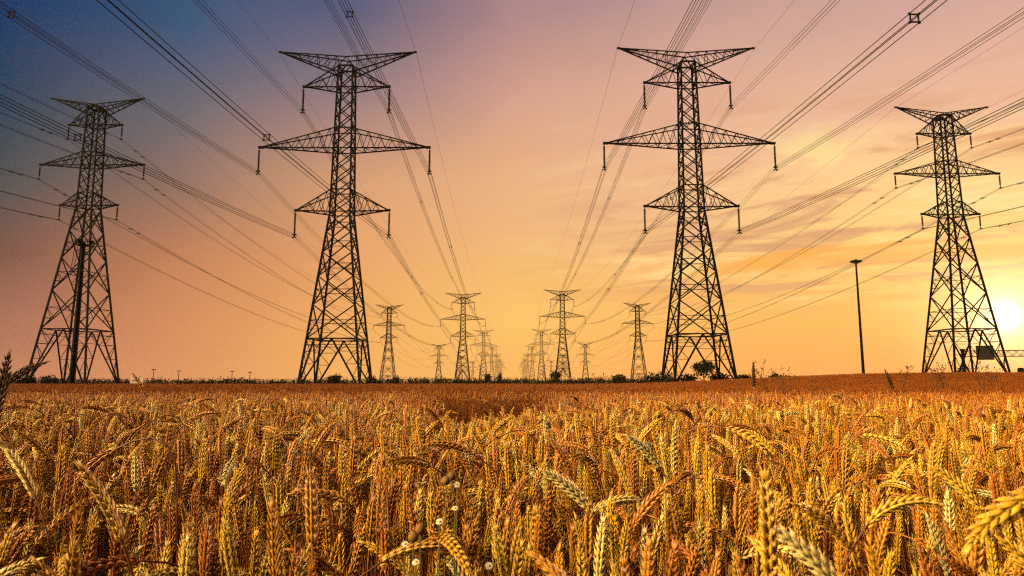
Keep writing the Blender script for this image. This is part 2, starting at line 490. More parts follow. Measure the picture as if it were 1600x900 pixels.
# x, y, foot height of every tower of the four rows
ROWS = {
    'inner_dark': ('A', [(-25.45, 100), (-28.4, 395), (-28.7, 690), (-29.9, 1018), (-30.2, 1330), (-30.5, 1640), (-30.8, 1950)]),
    'inner_sun': ('A', [(26.95, 100), (28.6, 386), (29.7, 690), (30.0, 1018), (30.3, 1330), (30.6, 1640), (30.9, 1950)]),
    'outer_dark': ('B', [(-75.0, 118), (-73.6, 408), (-76.6, 718), (-77, 1034), (-77, 1350), (-77, 1660)]),
    'outer_sun': ('B', [(77.6, 118), (75.2, 408), (76.7, 718), (77, 1034), (77, 1350), (77, 1660)]),
}
ROWTXT = {'inner_dark': 'inner row on the dark side of the sky', 'inner_sun': 'inner row on the sun side',
          'outer_dark': 'outer row under the dark sky', 'outer_sun': 'outer row nearest the sun'}
ORD = ['first', 'second', 'third', 'fourth', 'fifth', 'sixth', 'seventh']
FIRST = {'inner_dark': 'tall black lattice pylon, wide arms, on the dark sky side, framed whole between power lines',
         'inner_sun': 'tall black lattice pylon with a round tree at its foot, left of the lamp mast',
         'outer_dark': 'black lattice pylon under dark blue sky with a thick lamp post before it',
         'outer_sun': 'dark lattice pylon beside the setting sun with a road sign behind its feet'}
tower_pos = {}
protos = {'A': lattice_tower('A'), 'B': lattice_tower('B'), 'Afar': lattice_tower('A', 0, 1.5), 'Bfar': lattice_tower('B', 0, 1.5)}
used = set()
for row, (kind, pts) in ROWS.items():
    tower_pos[row] = []
    for i, (x, y) in enumerate(pts):
        zb = gz(x, y) - (3.3 if row.startswith('outer') and i == 1 else 0)
        cut = 0.0
        if row == 'outer_sun' and i == 0:
            t = lattice_tower('B', 2.75); cut = 2.75
        else:
            key = kind if i == 0 else kind + 'far'
            if key not in used: t = protos[key]; used.add(key)
            else: t = copy_tree(protos[key])
        t.location = (x, y, zb)
        if i == 0: lab = FIRST[row]
        elif i == 1: lab = 'second pylon along the %s, mid distance' % ROWTXT[row]
        else: lab = '%s pylon along the %s, small and hazy' % (ORD[i], ROWTXT[row])
        tag(t, lab, 'pylon', 'pylons along the power lines')
        tower_pos[row].append((x, y, zb - cut))

# ------------------------------------------------------------------ wires
def damper_mesh():
    b = MB(); b.bar((0, -.28, -.09), (0, .28, -.09), .03); b.box((0, -.3, -.1), (.09, .2, .11)); b.box((0, .3, -.1), (.09, .2, .11)); b.box((0, 0, -.04), (.06, .07, .12))
    return b.mesh('vibration_damper', M_wire)
def spacer_mesh():
    b = MB(); h = .2
    for p, q in (((-h, -h), (h, -h)), ((h, -h), (h, h)), ((h, h), (-h, h)), ((-h, h), (-h, -h))): b.bar((p[0], 0, p[1]), (q[0], 0, q[1]), .06)
    for sx in (-1, 1):
        for sz in (-1, 1): b.bar((sx * .18, 0, sz * .18), (sx * .28, 0, sz * .28), .07); b.box((sx * .23, 0, sz * .23), (.08, .14, .08))
    return b.mesh('spacer', M_wire)
ME_DAMP, ME_SPACE = damper_mesh(), spacer_mesh()
def line_nodes(row, dx_, dz_):
    P = tower_pos[row]; x0, y0, z0 = P[0]
    back = (x0 + (.5 if x0 < 0 else -.5), y0 - 290, gz(x0, 0))
    return [(x + dx_, y, z + dz_) for x, y, z in [back] + P]
def wire_pt(nodes, seg, u, sag):
    a, b = nodes[seg], nodes[seg + 1]
    L = b[1] - a[1]
    return Vector((a[0] + (b[0] - a[0]) * u, a[1] + L * u, a[2] + (b[2] - a[2]) * u - 4 * sag * (L / 295.0) ** 2 * u * (1 - u)))
def wire_path(nodes, sags):
    pts = []
    for s in range(len(nodes) - 1):
        n = 30 if s == 0 else (22 if s == 1 else 10)
        for k in range(n + (1 if s == len(nodes) - 2 else 0)):
            pts.append(wire_pt(nodes, s, k / n, sags[min(s, 1)]))
    return pts
def at_y(nodes, sags, y):
    for s in range(len(nodes) - 1):
        a, b = nodes[s], nodes[s + 1]
        if a[1] <= y <= b[1]: return wire_pt(nodes, s, (y - a[1]) / (b[1] - a[1]), sags[min(s, 1)])
LEV = ['top', 'widest', 'lowest']
SIDE = {('dark', -1): 'dark-sky end', ('dark', 1): 'inner end', ('sun', 1): 'sunward end', ('sun', -1): 'inner end'}
for row, (kind, _) in ROWS.items():
    P = SPEC[kind]; sd = row.split('_')[1]; which = row.split('_')[0]
    for lv, (tz, rt, rb, hx) in enumerate(P['arms']):
        for s in (-1, 1):
            hang = tz - .1 - P['ins'] + .13 if kind == 'A' else tz - .1 - P['ins']
            nodes = line_nodes(row, s * (hx + .1), hang)
            sags = (6.0, 7.0) if kind == 'A' else (7.5, 7.0)
            root = empty('conductor_bundle', nodes[1])
            tag(root, ('four-wire bundle' if kind == 'A' else 'twin wires') + ' from the %s of the %s arms, %s row %s' % (
                SIDE[(sd, s)], LEV[lv], which, 'toward the sun' if sd == 'sun' else 'under the dark sky'), 'power line', 'power lines strung between the pylons')
            path = wire_path(nodes, sags); o0 = Vector(nodes[1])
            offs = [(-.23, .23), (.23, .23), (.23, -.23), (-.23, -.23)] if kind == 'A' else [(-.2, 0), (.2, 0)]
            for ox, oz in offs:
                b = MB(); pp = [p - o0 + Vector((ox, 0, oz)) for p in path]
                b.tube(pp, [.028 if kind == 'A' else .030] * len(pp), 4)
                b.obj('conductor', M_wire, root)
            if kind == 'A':
                d0 = 49 if sd == 'dark' else 31.5
                for y in (d0 - 85, d0, d0 + 33 if False else 141, 225, 310, 470, 555):
                    p = at_y(nodes, sags, y)
                    so = link_mesh('spacer', ME_SPACE, root); so.location = p - o0
                    so.rotation_euler = (0, .0, 0)
            else:
                for ty in (nodes[1][1], nodes[2][1]):
                    for dy in (-6.5, -4.5, 4.5, 7):
                        p = at_y(nodes, sags, ty + dy)
                        for ox in (-.2, .2):
                            so = link_mesh('vibration_damper', ME_DAMP, root); so.location = p - o0 + Vector((ox, dy * .03, 0))
    for s in (-1, 1):
        nodes = line_nodes(row, s * (P['vx'] + .1), P['vz'] - .15); sags = (4.5, 5.0)
        o0 = Vector(nodes[1]); b = MB()
        pp = [p - o0 for p in wire_path(nodes, sags)]
        b.tube(pp, [.020] * len(pp), 4)
        o = b.obj('earth_wire', M_wire, loc=o0)
        tag(o, 'thin wire from the %s of the V top, %s row %s' % (
            SIDE[(sd, s)], which, 'toward the sun' if sd == 'sun' else 'under the dark sky'), 'earth wire', 'thin wires along the pylon tops')

# ------------------------------------------------------------------ lamp masts, gantry, board
def mast_pole(h, r0, r1):
    b = MB(); b.lathe((0, 0, 0), [(r0 * 1.7, 0), (r0 * 1.7, .12), (r0, .14), (r0 * .98, 2), (r1, h)], 12)
    return b
t = empty('lamp_mast', (85.8, 168, gz(85.8, 168)))
tag(t, 'tall thin lamp mast with a cluster of floodlights, beside the pylon near the sun', 'lamp mast')
HM = 29.6
mast_pole(HM, .36, .2).obj('pole', M_steel, t)
b = MB(); b.lathe((0, 0, HM - .5), [(.55, 0), (.62, .1), (.62, .5), (.4, .7), (.3, 1.0)], 12); b.obj('head_ring', M_steel, t)
for k in range(6):
    an = k * math.pi / 3 + .2
    b = MB(); d = Vector((math.cos(an), math.sin(an), 0))
    b.bar(Vector((0, 0, HM - .2)) + d * .4, Vector((0, 0, HM)) + d * .75, .12)
    b.box(Vector((0, 0, HM - .05)) + d * .98, (.7, .5, .36), rz=an)
    b.bar(Vector((0, 0, HM + .2)) + d * .7, Vector((0, 0, HM + .1)) + d * 1.25, .55, .14)
    b.obj('floodlight', M_steel, t)

t = empty('lamp_mast', (-66.4, 104, gz(-66.4, 104)))
tag(t, 'thick black lamp post with ladder and lamp platform in front of the dark-side pylon', 'lamp mast')
HM = 22.4
mast_pole(HM, .45, .27).obj('pole', M_steel, t)
b = MB()
b.lathe((0, 0, HM - .4), [(.9, 0), (.9, .14), (.4, .2)], 10)
for k in range(8):
    an = k * math.pi / 4; an2 = an + math.pi / 4
    b.bar((.88 * math.cos(an), .88 * math.sin(an), HM - .3), (.88 * math.cos(an), .88 * math.sin(an), HM + .5), .06)
    b.bar((.88 * math.cos(an), .88 * math.sin(an), HM + .5), (.88 * math.cos(an2), .88 * math.sin(an2), HM + .5), .06)
b.obj('platform', M_steel, t)
for k in range(3):
    an = k * 2.1 + .3; b = MB(); d = Vector((math.cos(an), math.sin(an), 0))
    b.box(Vector((0, 0, HM + .15)) + d * 1.15, (.5, .7, .5), rz=an); b.obj('floodlight', M_steel, t)
b = MB()
for u in (-.25, .25): b.bar((-1.35 + u, -.1, HM - 4.6), (-.98 + u, -.1, HM + .4), .05)
for k in range(15):
    u = k / 15; b.bar((-1.6 + .37 * u, -.1, HM - 4.5 + 4.9 * u), (-1.1 + .37 * u, -.1, HM - 4.5 + 4.9 * u), .04)
b.bar((-.35, 0, HM - 3.5), (-1.15, 0, HM - 3.5), .05)
b.obj('ladder', M_steel, t)

# overhead sign gantry behind the sunward pylon
G0 = Vector((98.6, 150, 0)); G0.z = gz(G0.x, G0.y)
gv = Vector((30.0, -8.5, 0)); gl = gv.length; gd = gv.normalized()
t = empty('sign_gantry', G0); tag(t, 'road sign gantry with a lattice truss and dark panel behind the pylon by the sun', 'sign gantry')
b = MB(); b.bar((0, 0, -.2), (0, 0, 6.6), .5); b.bar((0, 0, 6.6), (0, 0, 7.0), .7); b.obj('post', M_steel, t)
b = MB(); b.bar(gv + Vector((0, 0, -.3)), gv + Vector((0, 0, 7.6)), .5); b.obj('post', M_steel, t)
b = MB(); nrm = Vector((-gd.y, gd.x, 0)) * .55
ch = [nrm + Vector((0, 0, 5.3)), -nrm + Vector((0, 0, 5.3)), nrm + Vector((0, 0, 6.55)), -nrm + Vector((0, 0, 6.55))]
for c in ch: b.bar(c, c + gv, .14)
n = 20
for k in range(n):
    p0, p1 = gv * (k / n), gv * ((k + 1) / n); pm = (p0 + p1) / 2
    for j in (0, 1):
        b.bar(ch[j] + p0, ch[j + 2] + pm, .08); b.bar(ch[j + 2] + pm, ch[j] + p1, .08)
    b.bar(ch[0] + p0, ch[1] + p1, .07); b.bar(ch[2] + p0, ch[3] + p1, .07)
b.obj('truss', M_steel, t)
b = MB(); c = gd * 4.0 - nrm * 1.35 + Vector((0, 0, 6.1)); rz = math.atan2(gd.y, gd.x)
b.box(c, (3.3, .16, 3.1), rz=rz)
for k in range(5): b.box(c + Vector((0, 0, -1.3 + k * .65)) - nrm.normalized() * .1, (3.2, .08, .1), rz=rz)
b.obj('sign_panel', M_sign_back, t)

# faded board standing at the field's edge
t = empty('notice_board', (-49.3, 90.5, gz(-49.3, 90.5))); tag(t, 'faded pinkish notice board on posts at the field edge near the dark-side pylon', 'notice board')
b = MB(); b.box((0, 0, 1.42), (1.72, .06, 1.0)); b.obj('panel', M_board, t)
b = MB()
for u in (-.75, .75): b.bar((u, .07, -.2), (u, .07, 1.95), .09)
b.obj('posts', M_sign_back, t)
b = MB()
for x0, x1, z in ((-.25, -.05, 1.78), (.28, .5, 1.78), (-.3, .35, 1.55), (-.6, .35, 1.28)): b.box(((x0 + x1) / 2, -.034, z), (x1 - x0, .004, .13))
b.obj('lettering', M_ink, t)
# small lamp posts far off beyond the hedge
def tiny_lamp(x, y, h, lab, arm=1):
    t = empty('street_lamp', (x, y, gz(x, y))); tag(t, lab, 'street lamp', 'street lamps beyond the far hedge')
    b = MB(); b.lathe((0, 0, 0), [(.22, 0), (.12, h)], 6); b.obj('pole', M_steel, t)
    b = MB(); b.box((0, 0, h + .1), (1.5, .7, .35)); b.obj('lamp_head', M_steel, t)
for px, top, lab in ((239, 577, 'small far street lamp, first one past the notice board'), (278.5, 579, 'small far street lamp, second one past the notice board'),
                     (362, 579.5, 'small far street lamp, third one past the notice board'), (390, 581, 'small far street lamp nearest the big pylon')):
    Y = 300.0; x = (px - 800) / 1077 * Y; h = EYE + (594 - top) / 1077 * Y - gz(x, Y); tiny_lamp(x, Y, h - .3, lab)
# dark round-topped bale-like cabinet at the right
t = empty('utility_cabinet', (76.2, 103, gz(76.2, 103))); tag(t, 'small dark round-topped cabinet on the field edge under the sun', 'cabinet')
b = MB(); prof = [(-.32, 0), (.32, 0), (.32, 1.75), (.24, 1.98), (.1, 2.06), (-.1, 2.06), (-.24, 1.98), (-.32, 1.75)]
b.add([(x, y, z) for y in (-.3, .3) for x, z in prof], [tuple(range(8)), tuple(range(15, 7, -1))] + [(i, i + 8, (i + 1) % 8 + 8, (i + 1) % 8) for i in range(8)])
b.obj('body', M_steel, t)
b = MB(); b.box((0, -.31, 1.0), (.46, .03, 1.4)); b.box((.17, -.335, 1.0), (.04, .03, .16)); b.obj('door', M_sign_back, t)

# ------------------------------------------------------------------ hedge, bushes, trees
def leaf_cloud(lumps, n, size, rg, flat=.8):
    """many small leaf clumps through the volume of several uneven lumps"""
    vs = []; fs = []
    vol = np.array([l[1][0] * l[1][1] * l[1][2] for l in lumps]); pr = vol / vol.sum()
    for _ in range(n):
        c, rd = lumps[rg.choice(len(lumps), p=pr)]
        d = rg.normal(size=3); d /= np.linalg.norm(d); r = rg.random() ** .45
        r *= 1 + .18 * math.sin(5 * d[0] + 3 * d[1] + c[0]) + .12 * math.sin(9 * d[2] + 7 * d[0])
        p = np.array(c) + d * np.array(rd) * r
        a = rg.normal(size=3); a /= np.linalg.norm(a); q = np.cross(a, rg.normal(size=3)); q /= np.linalg.norm(q)
        w = size * rg.uniform(.5, 1.3); o = len(vs)
        vs += [p - a * w, p - q * w * .55, p + a * w, p + q * w * .55]
        fs.append((o, o + 1, o + 2, o + 3))
    return vs, fs
def trunk_mb(h, r, rg, limbs=5):
    b = MB(); lean = rg.uniform(-.1, .1, 2)
    pts = [(lean[0] * h * u * u, lean[1] * h * u * u, h * u - .2 * (u == 0)) for u in np.linspace(0, 1, 6)]
    b.tube(pts, [r * (1 - .7 * u) for u in np.linspace(0, 1, 6)], 7)
    for k in range(limbs):
        u = rg.uniform(.35, .9); p = Vector(pts[int(u * 5)]); an = rg.uniform(0, 6.28); L = h * rg.uniform(.3, .55)
        m = p + Vector((math.cos(an) * L * .5, math.sin(an) * L * .5, L * .35)); e = p + Vector((math.cos(an) * L, math.sin(an) * L, L * .85))
        b.tube([p, m, e], [r * .45, r * .3, r * .1], 5)
    return b
def plant(name, x, y, w, h, lab, cat, n=1500, leaf=.16, crown_from=.0, seed=0, lumpn=6, group=None, leafmat=None, depth=None):
    rg = np.random.default_rng(seed + 900)
    t = empty(name, (x, y, gz(x, y))); tag(t, lab, cat, group)
    trunk_mb(h * .8, max(.05, h * .035), rg).obj('trunk', M_bark, t)
    z0 = h * crown_from; lumps = []
    lumps.append(((0, 0, (h + z0) / 2), (w * .40, (depth or w) * .40, (h - z0) * .46)))
    for k in range(lumpn):
        an = rg.uniform(0, 6.28); rr = w * .3 * rg.uniform(.6, 1.1)
        lumps.append(((math.cos(an) * rr, math.sin(an) * rr * (depth or w) / w, z0 + (h - z0) * rg.uniform(.25, .8)), (w * rg.uniform(.14, .24),) * 2 + ((h - z0) * rg.uniform(.16, .28),)))
    vs, fs = leaf_cloud(lumps, n, leaf, rg)
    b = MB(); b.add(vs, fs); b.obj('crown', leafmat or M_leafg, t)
    return t
def px2x(px, Y): return (px - 800) / 1077 * Y
def topz(py, Y): return EYE + (594 - py) / 1077 * Y
def bush(px, Y, wpx, top, lab, name='bush', cat='bush', **k):
    x = px2x(px, Y); plant(name, x, Y, 1.15 * wpx / 1077 * Y, (topz(top, Y) - gz(x, Y)) * 1.13, lab, cat, seed=int(px), **k)
bush(1100, 93, 38, 567, 'dark round-crowned little tree at the foot of the pylon left of the lamp mast', 'tree', 'tree', n=1500, leaf=.15, crown_from=.3, lumpn=8)
bush(1036, 96, 62, 582, 'wide dark bush under the near leg of the sun-side pylon', n=1700, leaf=.17, depth=2.5)
bush(1075, 97, 30, 585, 'low dark bush just left of the round tree', n=700, leaf=.16)
bush(1124, 95, 36, 584, 'low dark bush just right of the round tree', n=800, leaf=.16)
bush(1165, 98, 30, 585, 'small dark bush right of the sun-side pylon feet', n=600, leaf=.16)
bush(1212, 100, 20, 583.5, 'small dark bush among tall dry weeds on the field crest', n=450, leaf=.15)
bush(966, 150, 28, 586, 'dark rounded bush left of the sun-side pylon on the hedge line', n=700, leaf=.22)
bush(868, 165, 17, 580, 'upright dark bush between the two inner pylon rows', n=600, leaf=.24, lumpn=5)
bush(762, 175, 11, 585, 'small bushy tree before the hazy far pylons', 'tree', 'tree', n=400, leaf=.24, crown_from=.25)
bush(781, 178, 9, 584, 'small pointed conifer before the hazy far pylons', 'conifer', 'tree', n=320, leaf=.2, lumpn=2)
bush(522, 140, 26, 586, 'dark bush under the middle of the dark-side inner pylon', n=600, leaf=.22)
bush(581, 140, 20, 588, 'low dark bush between the dark-side inner pylon and a distant pylon', n=400, leaf=.2)
bush(619, 150, 14, 588, 'low dark bush at the foot of the second outer pylon', n=300, leaf=.2)
bush(40, 108, 34, 586.5, 'dark bush at the far end of the field under the outer pylon leg', n=900, leaf=.17)
bush(78, 125, 34, 587.5, 'low spreading dark bush behind the thick lamp post', n=700, leaf=.18)
bush(1508, 116, 22, 575, 'scrubby dark bush among the feet of the pylon by the sun', n=700, leaf=.16)
bush(1228, 120, 12, 587, 'tiny dark bush on the crest left of the lamp mast', n=250, leaf=.15)

def hedge():
    rg = np.random.default_rng(5); b = MB(); lumps = []
    def top(px): return 587.8 + 1.3 * math.sin(px * .045) + 1.2 * math.sin(px * .013 + 1) + (1.5 if px > 640 else 0)
    for px in np.arange(-330, 1010, 5.5):
        Y = 150 + 12 * math.sin(px * .01) + rg.uniform(-6, 6); x = px2x(px + rg.uniform(-2, 2), Y); z0 = gz(x, Y)
        rise = 2.2 * max(0, math.sin(px * .021 + .4)) ** 3 + 1.5 * max(0, math.sin(px * .057)) ** 4 + abs(rg.normal(0, .7))
        h = max(.6, topz(591.8 - .75 * rise - (1.0 if px > 640 else 0), Y) - z0)
        lumps.append(((x, Y, z0 + h * .4), (rg.uniform(.6, 1.7), rg.uniform(.8, 1.5), h * .6)))
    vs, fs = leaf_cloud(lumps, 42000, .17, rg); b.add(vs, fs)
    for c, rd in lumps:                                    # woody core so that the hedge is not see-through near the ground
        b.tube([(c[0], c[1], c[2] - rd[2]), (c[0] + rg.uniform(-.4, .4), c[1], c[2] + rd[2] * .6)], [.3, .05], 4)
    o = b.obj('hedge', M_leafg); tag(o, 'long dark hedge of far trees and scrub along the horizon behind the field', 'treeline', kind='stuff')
hedge()

# ------------------------------------------------------------------ wheat
def stalk_line(stem, ear, lean, bend, earbend, start=.82, twist=0.0, n=34):
    """centre line of stem and ear as arrays: positions, tangents, arc length"""
    L = stem + ear; s = np.concatenate([np.linspace(0, stem, n), stem + np.linspace(0, ear, 23)[1:]])
    u = np.clip((s - stem * start) / (stem * (1 - start) + 1e-6), 0, 1)
    phi = lean + bend * u * u * (3 - 2 * u) + earbend * np.clip((s - stem) / ear, 0, 1)
    az_ = twist * np.clip((s - stem * .7) / (L - stem * .7), 0, 1)
    T = np.stack([np.sin(phi) * np.cos(az_), np.sin(phi) * np.sin(az_), np.cos(phi)], 1)
    ds = np.diff(s, prepend=0)
    P = np.cumsum(T * ds[:, None], 0)
    return s, P, T
RINGS = [(0.0, .30), (.22, .82), (.48, 1.0), (.72, .66), (.9, .24)]
def floret(b, p, ax, side, ln, w, th, awn=0.0, n=6):
    ax = Vector(ax).normalized(); side = Vector(side); side = (side - ax * side.dot(ax)).normalized(); nn = ax.cross(side)
    vs = []; fs = []
    for t, r in RINGS:
        for j in range(n):
            a = 2 * math.pi * j / n
            vs.append(p + ax * (ln * t) + side * (math.cos(a) * r * th) + nn * (math.sin(a) * r * w))
    vs.append(p + ax * (ln * (1.06 + awn)) + side * (awn * ln * .15))
    k = len(RINGS)
    for i in range(k - 1):
        for j in range(n): fs.append((i * n + j, i * n + (j + 1) % n, (i + 1) * n + (j + 1) % n, (i + 1) * n + j))
    for j in range(n): fs.append(((k - 1) * n + j, (k - 1) * n + (j + 1) % n, k * n))
    b.add(vs, fs, 0)
def make_ear(s, P, T, stem, ear, roll, rg, fat=1.0):
    b = MB(); step = .0047; nn = int(ear / step)
    for i in range(nn):
        si = stem + i * step + .002
        p = Vector([np.interp(si, s, P[:, k]) for k in range(3)]); tg = Vector([np.interp(si, s, T[:, k]) for k in range(3)]).normalized()
        ref = Vector((0, 1, 0)) if abs(tg.y) < .9 else Vector((1, 0, 0))
        a = (ref - tg * ref.dot(tg)).normalized(); c = tg.cross(a)
        ro = roll + i * .015
        sd = (math.cos(ro) * a + math.sin(ro) * c) * (1 if i % 2 else -1); no = tg.cross(sd)
        u = i / nn; k = .78 * fat * (.72 + .42 * math.sin(math.pi * min(1, u * .9 + .12))) * rg.uniform(.92, 1.08)
        if u > .85: k *= 1 - (u - .85) * 1.6
        sp = rg.uniform(.26, .40)
        aw = rg.uniform(.05, .3) if rg.random() < .75 else rg.uniform(.35, .7)
        floret(b, p + sd * .0022 * k, tg + sd * sp, sd, .0138 * k, .0025 * k, .0021 * k, aw)
        for q in (-1, 1):
            floret(b, p + sd * .0018 * k + no * (.0026 * k * q) - tg * .001, tg + sd * (sp * .75) + no * (.36 * q), sd, .0126 * k, .0024 * k, .0020 * k, aw * .6)
    p = Vector(P[-1]); tg = Vector(T[-1])
    for q in (-1, 0, 1): floret(b, p - tg * .004, tg + Vector((0, 1, 0)) * .3 * q, Vector((1, .1, 0)), .0105 * fat, .0020, .0019, .5)
    return b
def make_stem(s, P, stem, rg):
    i1 = int(np.searchsorted(s, stem + .01)); idx = [0, 6, 12, 18] + list(range(20, 34))
    idx = [i for i in idx if i < i1] + list(range(34, i1 + 1))
    b = MB(); b.tube([P[i] for i in idx], [.0019 - .0006 * (s[i] / stem) for i in idx], 5)
    for hz in (.38, .66):
        i = int(np.searchsorted(s, stem * hz)); q = Vector(P[i]); b.tube([q - Vector((0, 0, .004)), q, q + Vector((0, 0, .004))], [.0017, .0027, .0017], 5)
    return b
def make_leaf(s, P, stem, rg, at=.62):
    b = MB(); i = int(np.searchsorted(s, stem * at)); p0 = Vector(P[i]); an = rg.uniform(0, 6.28); L = rg.uniform(.12, .22)
    d = Vector((math.cos(an), math.sin(an), 0)); sd = Vector((-d.y, d.x, 0)); rows = []
    k0 = rg.uniform(.5, 1.2); k1 = rg.uniform(1.6, 2.8); tw = rg.uniform(-2, 2)
    p = p0.copy(); n = 9
    for j in range(n):
        u = j / (n - 1); ph = k0 + (k1 - k0) * u
        w = .0042 * (1 - u) ** .6 + .0003
        wd = (sd * math.cos(tw * u) + (d.cross(sd)) * math.sin(tw * u))
        rows += [p - wd * w, p + wd * w]
        p = p + (d * math.sin(ph) + Vector((0, 0, math.cos(ph)))) * (L / n)
    b.add(rows, [(2 * j, 2 * j + 1, 2 * j + 3, 2 * j + 2) for j in range(n - 1)], 0)
    return b
SHAPES = [  # lean, bend, earbend, twist, ear length, fatness, wording
    (.02, .05, .05, 0, .092, 1.05, 'up'), (.05, .10, .12, .2, .085, 1.15, 'up'), (-.04, .02, .08, 0, .098, .98, 'up'), (.08, .18, .05, -.3, .080, 1.1, 'up'),
    (.06, .30, .30, .3, .095, 1.05, 'lean'), (.08, .50, .40, -.2, .088, 1.1, 'lean'), (.05, .60, .55, .2, .100, 1.0, 'lean'),
    (.07, .95, .70, .2, .092, 1.05, 'bow'), (.07, 1.25, .75, -.3, .098, 1.0, 'bow'), (.07, 1.6, .8, .1, .085, 1.1, 'nod'), (.06, 1.95, .7, .3, .09, 1.05, 'nod'),
    (.03, .20, .25, .5, .105, 1.0, 'lean'), (.02, .03, .0, 0, .075, 1.2, 'up'), (.09, .55, 1.2, -.2, .10, 1.0, 'bow')]
proto_col = bpy.data.collections.new('wheat_shapes')
WH = []
for i, (ln_, bd, eb, tw, el_, fat, kind) in enumerate(SHAPES):
    rg = np.random.default_rng(300 + i)
    stem = .88; el_ *= .93
    s, P, T = stalk_line(stem, el_, ln_, bd, eb, .90 - .03 * (bd > .8), tw)
    apex = float(P[:, 2].max()); root = P[0].copy()
    eb_ = make_ear(s, P, T, stem, el_, rg.uniform(0, 3.14), rg, fat)
    sb = make_stem(s, P, stem, rg); lb = make_leaf(s, P, stem, rg, rg.uniform(.5, .75)); lb2 = make_leaf(s, P, stem, rg, rg.uniform(.3, .55))
    lb.add(lb2.v, lb2.f)
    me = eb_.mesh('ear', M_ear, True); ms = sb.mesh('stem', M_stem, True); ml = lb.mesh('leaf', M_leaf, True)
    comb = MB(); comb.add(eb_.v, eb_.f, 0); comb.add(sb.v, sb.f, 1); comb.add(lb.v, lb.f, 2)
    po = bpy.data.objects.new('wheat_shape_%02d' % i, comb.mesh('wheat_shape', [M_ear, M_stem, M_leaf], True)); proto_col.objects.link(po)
    mid = P[np.searchsorted(s, stem + el_ * .5)]
    WH.append(dict(ear=me, stem=ms, leaf=ml, apex=apex, mid=Vector(mid), kind=kind))
NW = len(WH)
WEIGHT = np.array([2.2, 2.1, 2.0, 1.9, 1.4, 1.0, .8, .5, .35, .25, .15, 1.4, 1.7, .4]); WEIGHT /= WEIGHT.sum()

def bare(X, Y):
    """the worn hollow in the crop in front of the far strip"""
    h = np.sin(X * 127.1 + Y * 311.7) * 43758.5453; h = h - np.floor(h)
    edge = .112 * Y * (1 + .12 * np.sin(Y * 3.1)) * (.62 + .6 * h)
    return (Y > 4.4 + .35 * np.sin(X * 5) + .8 * h) & (Y < 15.6 + .6 * np.sin(X * 3) - 1.6 * h) & (np.abs(X + .030 * Y) < edge)
def scatter(n, y0, y1, k, off):
    """uniform points in the wedge seen by the camera (with a margin to both sides)"""
    Y = np.sqrt(rng.random(n) * (y1 ** 2 - y0 ** 2) + y0 ** 2); X = (rng.random(n) * 2 - 1) * (k * Y + off)
    keep = ~bare(X, Y); return X[keep], Y[keep]
th = R(7.686); cth, sth = math.cos(th), math.sin(th)
def to_px(x, y, z):
    u = z - EYE; d = y * cth + u * sth; v = u * cth - y * sth
    return 800 + 1067 * x / d, 450 - 1067 * v / d, d
X, Y = scatter(23000, .5, 5.2, .92, .35)
near = []
for x, y in zip(X, Y):
    if x * x + y * y < .7 ** 2: continue
    i = int(rng.choice(NW, p=WEIGHT))
    if y < 1.35 and WH[i]['kind'] in ('bow', 'nod') and rng.random() < .5: i = int(rng.choice([0, 1, 2, 3, 12, 11]))
    h = min(rng.normal(.955, .06), 1.10); sc = h / WH[i]['apex']; rz = rng.uniform(0, 6.283)
    if 2.7 < y < 5.1 and abs(x + .042 * y) < .16 * y: h *= .95; sc = h / WH[i]['apex']
    if y < 1.1: h = min(h, 1.02); sc = h / WH[i]['apex']
    near.append([x, y, i, sc, rz, rng.normal(0, .05), rng.normal(0, .05)])
# picks that the photograph shows singled out: x, y, shape, top, heading, tilt x/y
HERO = [  # ear middle x, y, z, shape, heading
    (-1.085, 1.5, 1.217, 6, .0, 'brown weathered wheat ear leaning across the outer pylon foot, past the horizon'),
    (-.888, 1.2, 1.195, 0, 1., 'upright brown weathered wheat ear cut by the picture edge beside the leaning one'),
    (.2245, .62, 1.073, 2, 1.5, 'tall fat yellow wheat ear standing closest below the sun-side pylon'),
    (.466, .66, 1.092, 9, 3.0, 'thick arching golden wheat ear, closest one at the sunward corner'),
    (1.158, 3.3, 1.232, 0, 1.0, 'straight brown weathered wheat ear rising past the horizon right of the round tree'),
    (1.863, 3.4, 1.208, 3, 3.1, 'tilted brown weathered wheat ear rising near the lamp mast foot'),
    (-1.613, 3.0, 1.186, 4, 3.4, 'thin wheat ear rising in front of the notice board'),
    (.282, .66, 1.042, 5, 3.1, 'pale fat wheat ear slanting down to the right beside the tallest near ear'),
    (-.375, .95, .975, 3, 3.0, 'fat yellow upright ear low between the flowers and the dark corner'),
    (-.489, .85, 1.062, 4, 3.1, 'long golden ear slanting left above the lower dark corner'),
    (-.766, 1.1, 1.066, 5, 3.0, 'pale golden ear slanting left near the picture edge'),
    (.173, 1.2, 1.005, 7, .2, 'pale ear arching over like a hook in the middle of the crop'),
    (-.255, .9, 1.045, 1, 2., 'fat orange upright ear, larger of the pair left of the daisies'),
    (-.284, .85, 1.015, 0, 4., 'long upright ear just left of the fat orange one'),
    (-.199, 1.1, 1.09, 0, 3., 'slim orange ear standing high above the daisies'),
    (.52, .95, 1.045, 13, .1, 'golden ear curling over to the right under the lamp mast'),
    (.40, .9, 1.03, 6, 3.3, 'golden ear leaning left between the closest tall ear and the curling one'),
]
